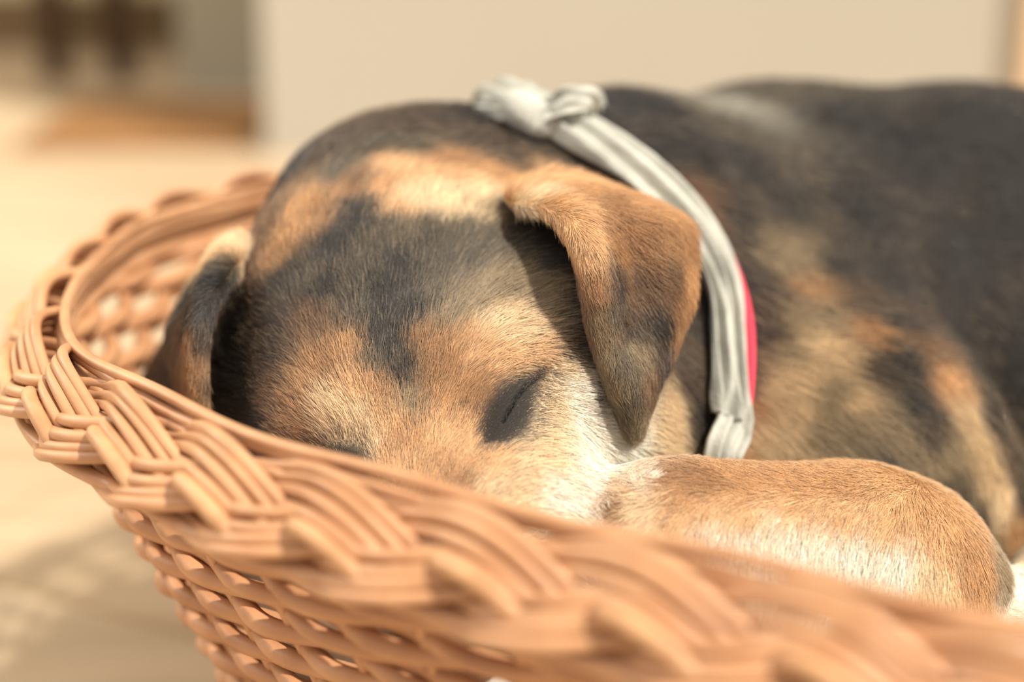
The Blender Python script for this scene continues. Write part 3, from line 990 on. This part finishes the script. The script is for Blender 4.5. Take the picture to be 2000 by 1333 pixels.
# hair roots spread over the skin
nt_ = len(M.loop_triangles)
TV = np.empty(nt_ * 3, int); M.loop_triangles.foreach_get('vertices', TV); TV = TV.reshape(-1, 3)
ta, tb, tcc = VC[TV[:, 0]], VC[TV[:, 1]], VC[TV[:, 2]]
area = np.linalg.norm(np.cross(tb - ta, tcc - ta), axis=1) / 2
cen = (ta + tb + tcc) / 3
tn = VN[TV].mean(1)
view = CAM - cen
dist = np.linalg.norm(view, axis=1)
facing = (tn * view).sum(1) / dist
depth = (cen - CAM) @ FW
side_px = (cen - CAM) @ RT / depth * FPX + 1000
vert_px = 666.5 - (cen - CAM) @ UP / depth * FPX
dens = np.where(depth < .535, 2.6, np.where(depth < .58, 1.6, 0.8))
dens *= np.where(facing > -.15, 1.0, np.where(facing > -.5, .35, .0))
dens *= np.where((side_px > 2500) | (vert_px > 1500), .5, 1.0)
dens *= np.where((side_px > 2080) | (vert_px > 1320), .3, 1.0)
dens *= np.where(part[TV[:, 0]] > 0, 1.4, 1.0)
NH = HAIRS if 'HAIRS' in globals() else 640000
wt = area * dens
cum = np.cumsum(wt); cum /= cum[-1]
ti = np.searchsorted(cum, rng.random(NH))
r1 = np.sqrt(rng.random(NH)); r2 = rng.random(NH)
b0, b1, b2 = 1 - r1, r1 * (1 - r2), r1 * r2
Q = b0[:, None] * ta[ti] + b1[:, None] * tb[ti] + b2[:, None] * tcc[ti]
N = b0[:, None] * VN[TV[ti, 0]] + b1[:, None] * VN[TV[ti, 1]] + b2[:, None] * VN[TV[ti, 2]]
N /= np.linalg.norm(N, axis=1)[:, None]
prt = part[TV[ti, 0]]
_, g, l, em = coat(Q, prt, warp=0.004)
c = coat(Q + rng.normal(0, .0013, Q.shape), prt, warp=0.004)[0]
qd = depth[ti]
# tangent growth direction
T_ = g - (g * N).sum(1)[:, None] * N
tl = np.linalg.norm(T_, axis=1)
T_ /= tl[:, None] + 1e-6
wob = np.stack([vnoise(Q, 330, 11), vnoise(Q, 330, 12), vnoise(Q, 330, 13)], 1) - .5
wob2 = np.stack([vnoise(Q, 90, 14), vnoise(Q, 90, 15), vnoise(Q, 90, 16)], 1) - .5
T_ = T_ + wob * .55 + wob2 * .25 + rng.normal(0, .13, (NH, 3))
T_ -= (T_ * N).sum(1)[:, None] * N
T_ /= np.linalg.norm(T_, axis=1)[:, None] + 1e-6
l = np.where((vert_px[ti] > 900) & (side_px[ti] > 1180), l * .8, l)
Lh = l * .00088 * rng.uniform(.65, 1.2, NH)
lift = 0.27 + rng.normal(0, .07, NH) + (prt > 0) * -.08
NP = 5
pos = np.empty((NH, NP, 3))
for k_ in range(NP):
    t = k_ / (NP - 1)
    a_ = lift * t - .16 * lift * t * t * 2
    pos[:, k_] = Q + Lh[:, None] * (T_ * (t * .97) + N * (a_ * .95)[:, None]) + rng.normal(0, .00009, (NH, 3)) * t
# hair colour: individual variation, agouti tips, darker and lighter strands
br = np.exp(rng.normal(0, .17, NH)) * (0.86 + .28 * vnoise(Q, 420, 21))
lum = c @ np.array([.3, .6, .1])
gri = rng.random(NH)
light = (gri < np.where(qd > .56, .03, .11)) & (lum > .02) & (lum < .25) & (em < .2)
c2 = c * br[:, None]
c2[light] = c2[light] * .5 + lin((190, 165, 128)) * .5
dark = (gri > .93) & (lum > .16)
c2[dark] *= .6
rad0 = np.where(qd < .535, .000066, np.where(qd < .58, .00012, .00020)) * rng.uniform(.75, 1.2, NH)
rad = np.empty((NH, NP))
for k_ in range(NP):
    rad[:, k_] = rad0 * (1 - .86 * (k_ / (NP - 1)) ** 1.6)
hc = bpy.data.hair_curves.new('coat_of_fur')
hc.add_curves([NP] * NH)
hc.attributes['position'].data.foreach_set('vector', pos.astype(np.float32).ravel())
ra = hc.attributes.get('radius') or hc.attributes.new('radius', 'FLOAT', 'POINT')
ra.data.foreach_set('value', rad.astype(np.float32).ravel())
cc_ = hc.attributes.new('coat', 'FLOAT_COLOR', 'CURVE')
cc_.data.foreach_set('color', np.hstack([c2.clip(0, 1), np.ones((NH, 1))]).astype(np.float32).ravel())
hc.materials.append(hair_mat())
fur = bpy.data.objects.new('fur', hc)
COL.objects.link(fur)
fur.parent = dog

# claw of the hind paw
v, f = tube([P(1914, 1172, .492), P(1920, 1160, .490), P(1936, 1152, .489), P(1958, 1151, .490), P(1980, 1157, .492)], [.0007, .0012, .0015, .0016, .0014], k=8)
mesh_obj('claw', v, f, mat('claw_horn', (92, 84, 70), 0.35, 0.5), dog)['label'] = 'small dark claw of the hind paw'

# ------------------------------------------------------------------ bandana round the neck
vis = [(985, 222), (1020, 236), (1060, 254), (1120, 285), (1180, 322), (1240, 364), (1300, 414), (1350, 474), (1385, 542), (1407, 612), (1415, 685), (1410, 765), (1395, 840), (1375, 890)]
bp, bn = [], []
for x, y in vis:
    d = Vector(P(x, y, 1.0) - CAM).normalized()
    h = bvh_body.ray_cast(Vector(CAM), d)
    bp.append(np.array(h[0])); bn.append(np.array(h[1]) * (1 if h[1].dot(d) < 0 else -1))
for x, y, dd in [(1345, 960, .556), (1290, 1060, .590), (1160, 1010, .645), (1030, 700, .680), (970, 420, .670), (955, 270, .645)]:
    p_ = P(x, y, dd)
    bp.append(p_); n_ = p_ - P(1170, 600, .60); bn.append(n_ / np.linalg.norm(n_))
bp, bn = np.array(bp), np.array(bn)
NB = 420
full, _ = catmull(np.hstack([bp, bn]), NB)
cc3, nn3 = full[:, :3], full[:, 3:]
for _ in range(10):
    nn3 = .5 * nn3 + .25 * (np.roll(nn3, 1, 0) + np.roll(nn3, -1, 0))
tt3 = np.roll(cc3, -1, 0) - np.roll(cc3, 1, 0); tt3 /= np.linalg.norm(tt3, axis=1)[:, None]
nn3 -= (nn3 * tt3).sum(1)[:, None] * tt3; nn3 /= np.linalg.norm(nn3, axis=1)[:, None]
ww3 = np.cross(tt3, nn3)
if (ww3[80] @ RT) < 0: ww3 = -ww3           # across the band, towards the trunk
aa3 = np.arange(NB) / NB * 2 * np.pi


def cloth_ring(name, m, wid, off, shift, folds, seed, parent=None, th=.0012, nw=30):
    r_ = np.random.default_rng(seed)
    ph = r_.random(8) * 6.28
    a = aa3[:, None]
    u = np.linspace(0, 1, nw)[None]
    wk = wid * (1 + .16 * np.sin(3 * a + ph[0]) + .08 * np.sin(8 * a + ph[1]))
    x = (u - .5) * wk + shift * (1 if shift == 0 else 1.02 + .07 * np.sin(aa3[:, None] * 6 + 5.0)) + .0006 * np.sin(5 * a + ph[2])
    hg = off + folds * (np.sin(u * 17 + 1.2 * np.sin(4 * a + ph[3]) + ph[4]) * .5 + .4 * np.sin(u * 31 + 2.2 * np.sin(6 * a + ph[5]))) + .0030 * np.sin(np.pi * u)
    v = [cc3[:, None] + nn3[:, None] * (hg - s_ * th)[..., None] + ww3[:, None] * x[..., None] for s_ in (0, 1)]
    v = np.concatenate([q.reshape(-1, 3) for q in v])
    f = []
    o = NB * nw
    for k in range(NB):
        k2 = (k + 1) % NB
        for q in range(nw - 1):
            f.append([k * nw + q, k2 * nw + q, k2 * nw + q + 1, k * nw + q + 1])
            f.append([o + k * nw + q, o + k * nw + q + 1, o + k2 * nw + q + 1, o + k2 * nw + q])
        f.append([k * nw, o + k * nw, o + k2 * nw, k2 * nw])
        e = nw - 1
        f.append([k * nw + e, k2 * nw + e, o + k2 * nw + e, o + k * nw + e])
    return mesh_obj(name, v, f, m, parent)


band = cloth_ring('bandana', M_cloth, .0155, .0066, .0, .0034, 3, dog)
band['label'] = 'pale grey cotton bandana with a pink edge'
trim = cloth_ring('trim', M_pink, .0032, .0038, .0070, .0002, 5, band, nw=8)
trim['label'] = 'bright pink edging'


def ribbon(ctrl, wid, nn=60, nw=14, th=.0010, folds=.0010, seed=0):
    """strip of cloth along points (x, y, depth), widths given along it, twisting"""
    c = crspline(np.array([P(q[0], q[1], q[2] + kd) for q in ctrl]), nn)
    ww = crspline(np.array([[q[3]] for q in ctrl]), nn)[:, 0]
    sd_ = crspline(np.array([q[4] for q in ctrl], float), nn)
    sd_ = sd_[:, :1] * RT + sd_[:, 1:2] * UP + sd_[:, 2:] * FW
    t = np.gradient(c, axis=0); t /= np.linalg.norm(t, axis=1)[:, None]
    sd_ -= (sd_ * t).sum(1)[:, None] * t; sd_ /= np.linalg.norm(sd_, axis=1)[:, None]
    n = np.cross(t, sd_)
    u = np.linspace(-.5, .5, nw)[None, :, None]
    s_ = np.linspace(0, 1, nn)[:, None, None]
    base_ = c[:, None] + sd_[:, None] * (ww[:, None, None] * u)
    hh = folds * (np.sin(u * 14 + s_ * 5 + seed) + .5 * np.sin(u * 25 - s_ * 9 + seed * 2))
    A = base_ + n[:, None] * (hh + th / 2); B = base_ + n[:, None] * (hh - th / 2)
    v = np.concatenate([A.reshape(-1, 3), B.reshape(-1, 3)])
    f = []; o = nn * nw
    for i in range(nn - 1):
        for j in range(nw - 1):
            a = i * nw + j
            f.append([a, a + 1, a + nw + 1, a + nw]); f.append([o + a, o + a + nw, o + a + nw + 1, o + a + 1])
        a = i * nw; f.append([a, a + nw, o + a + nw, o + a])
        a = i * nw + nw - 1; f.append([a, o + a, o + a + nw, a + nw])
    for j in range(nw - 1):
        a = j; f.append([a, o + a, o + a + 1, a + 1])
        a = (nn - 1) * nw + j; f.append([a, a + 1, o + a + 1, o + a])
    return v, f


kd = float((np.array(on_skin(1050, 252, bvh_body)) - CAM) @ FW) - .010 - .590
# knot on top of the neck: wrapped lump, curling tail to the right, short end standing up
kf = Field()
kf.ell(P(1035, 222, .592 + kd), (V(.75, -.5, .2), V(.5, .8, 0), FW), (.0100, .0068, .0080), .004)
kf.ell(P(1010, 212, .592 + kd), (V(.6, -.7, .2), V(.7, .6, 0), FW), (.0058, .0042, .0060), .003)
kf.ell(P(1062, 240, .588 + kd), (V(.7, -.6, .2), V(.6, .7, 0), FW), (.0050, .0050, .0050), .003)
for q in range(4):
    kf.cut(P(1004 + 17 * q, 206 + 6 * q, .582 + kd), (V(.45, .85, 0), V(.85, -.45, 0), FW), (.0080, .0010, .0030), .0012)
kv, kfc = surface_nets(kf, P(1030, 225, .592 + kd) - .018, P(1030, 225, .592 + kd) + .018, .0006)
knot = mesh_obj('knot', kv, kfc, M_cloth, band)
v, f = ribbon([(1052, 228, .588, .008, (.2, 1, 0)), (1082, 210, .584, .010, (.3, 1, .2)), (1110, 194, .582, .010, (0, 1, .2)), (1140, 192, .583, .009, (-.1, .9, .3)),
               (1160, 197, .586, .008, (.6, .6, .3)), (1170, 214, .590, .005, (1, .2, .3))], .01, seed=1)
mesh_obj('tail', v, f, M_cloth, band)
v, f = ribbon([(1034, 215, .596, .006, (1, 0, .2)), (1036, 195, .598, .005, (1, 0, .4)), (1042, 178, .600, .0035, (.8, 0, .8)), (1040, 164, .601, .0022, (1, 0, .3))], .01, seed=2, folds=.0004)
mesh_obj('tail', v, f, M_cloth, band)
v, f = ribbon([(1010, 215, .594, .008, (.3, 1, 0)), (985, 212, .598, .009, (.2, 1, .1)), (960, 208, .602, .007, (.1, 1, .2)), (930, 203, .607, .004, (.1, 1, .2))], .01, seed=3, folds=.0006)
mesh_obj('tail', v, f, M_cloth, band)

# ------------------------------------------------------------------ white cushion, pressed down under the puppy
tv = []
sel = np.arange(0, NR, 16)
m = len(sel)
lvl = [(0.016, 0.106), (0.05, 0.088), (0.09, 0.070), (0.115, 0.060), (0.128, 0.064), (0.134, 0.074), (0.136, 0.088)]
for zz, ins in lvl:
    q = rim[sel] - ro[sel] * ins
    wv = 0.003 * np.sin(np.arange(m) * 0.35) + 0.002 * np.sin(np.arange(m) * 0.9)
    tv.append(np.hstack([q, (zz + wv * (zz > 0.1))[:, None]]))
q0 = rim[sel] - ro[sel] * 0.088
for k in range(1, 22):
    t = k / 22
    q = q0 * (1 - t) + ctr * t
    tv.append(np.hstack([q, np.full((m, 1), 0.136 - 0.03 * t)]))
vs = np.concatenate(tv + [np.array([[ctr[0], ctr[1], 0.1]])])
for i in range(m * 2, len(vs)):
    low = 1.0
    for dx, dy in ((0, 0), (.006, 0), (-.006, 0), (0, .006), (0, -.006)):
        h = bvh_body.ray_cast(Vector((vs[i, 0] + dx, vs[i, 1] + dy, -0.05)), Vector((0, 0, 1)))
        if h[0] is not None:
            low = min(low, h[0].z)
    if low < 1.0:
        vs[i, 2] = max(0.02, min(vs[i, 2], low - 0.003))
fs = []
nl = len(tv)
for a in range(nl - 1):
    for i in range(m):
        fs.append([a * m + i, a * m + (i + 1) % m, (a + 1) * m + (i + 1) % m, (a + 1) * m + i])
L0 = (nl - 1) * m
for i in range(m):
    fs.append([L0 + i, L0 + (i + 1) % m, len(vs) - 1])
fs.append(list(range(m))[::-1])
cu = mesh_obj('dog_cushion', vs, fs, M_cushion)
tag(cu, 'white cushion lying in the bottom of the wicker basket under the puppy', 'cushion')
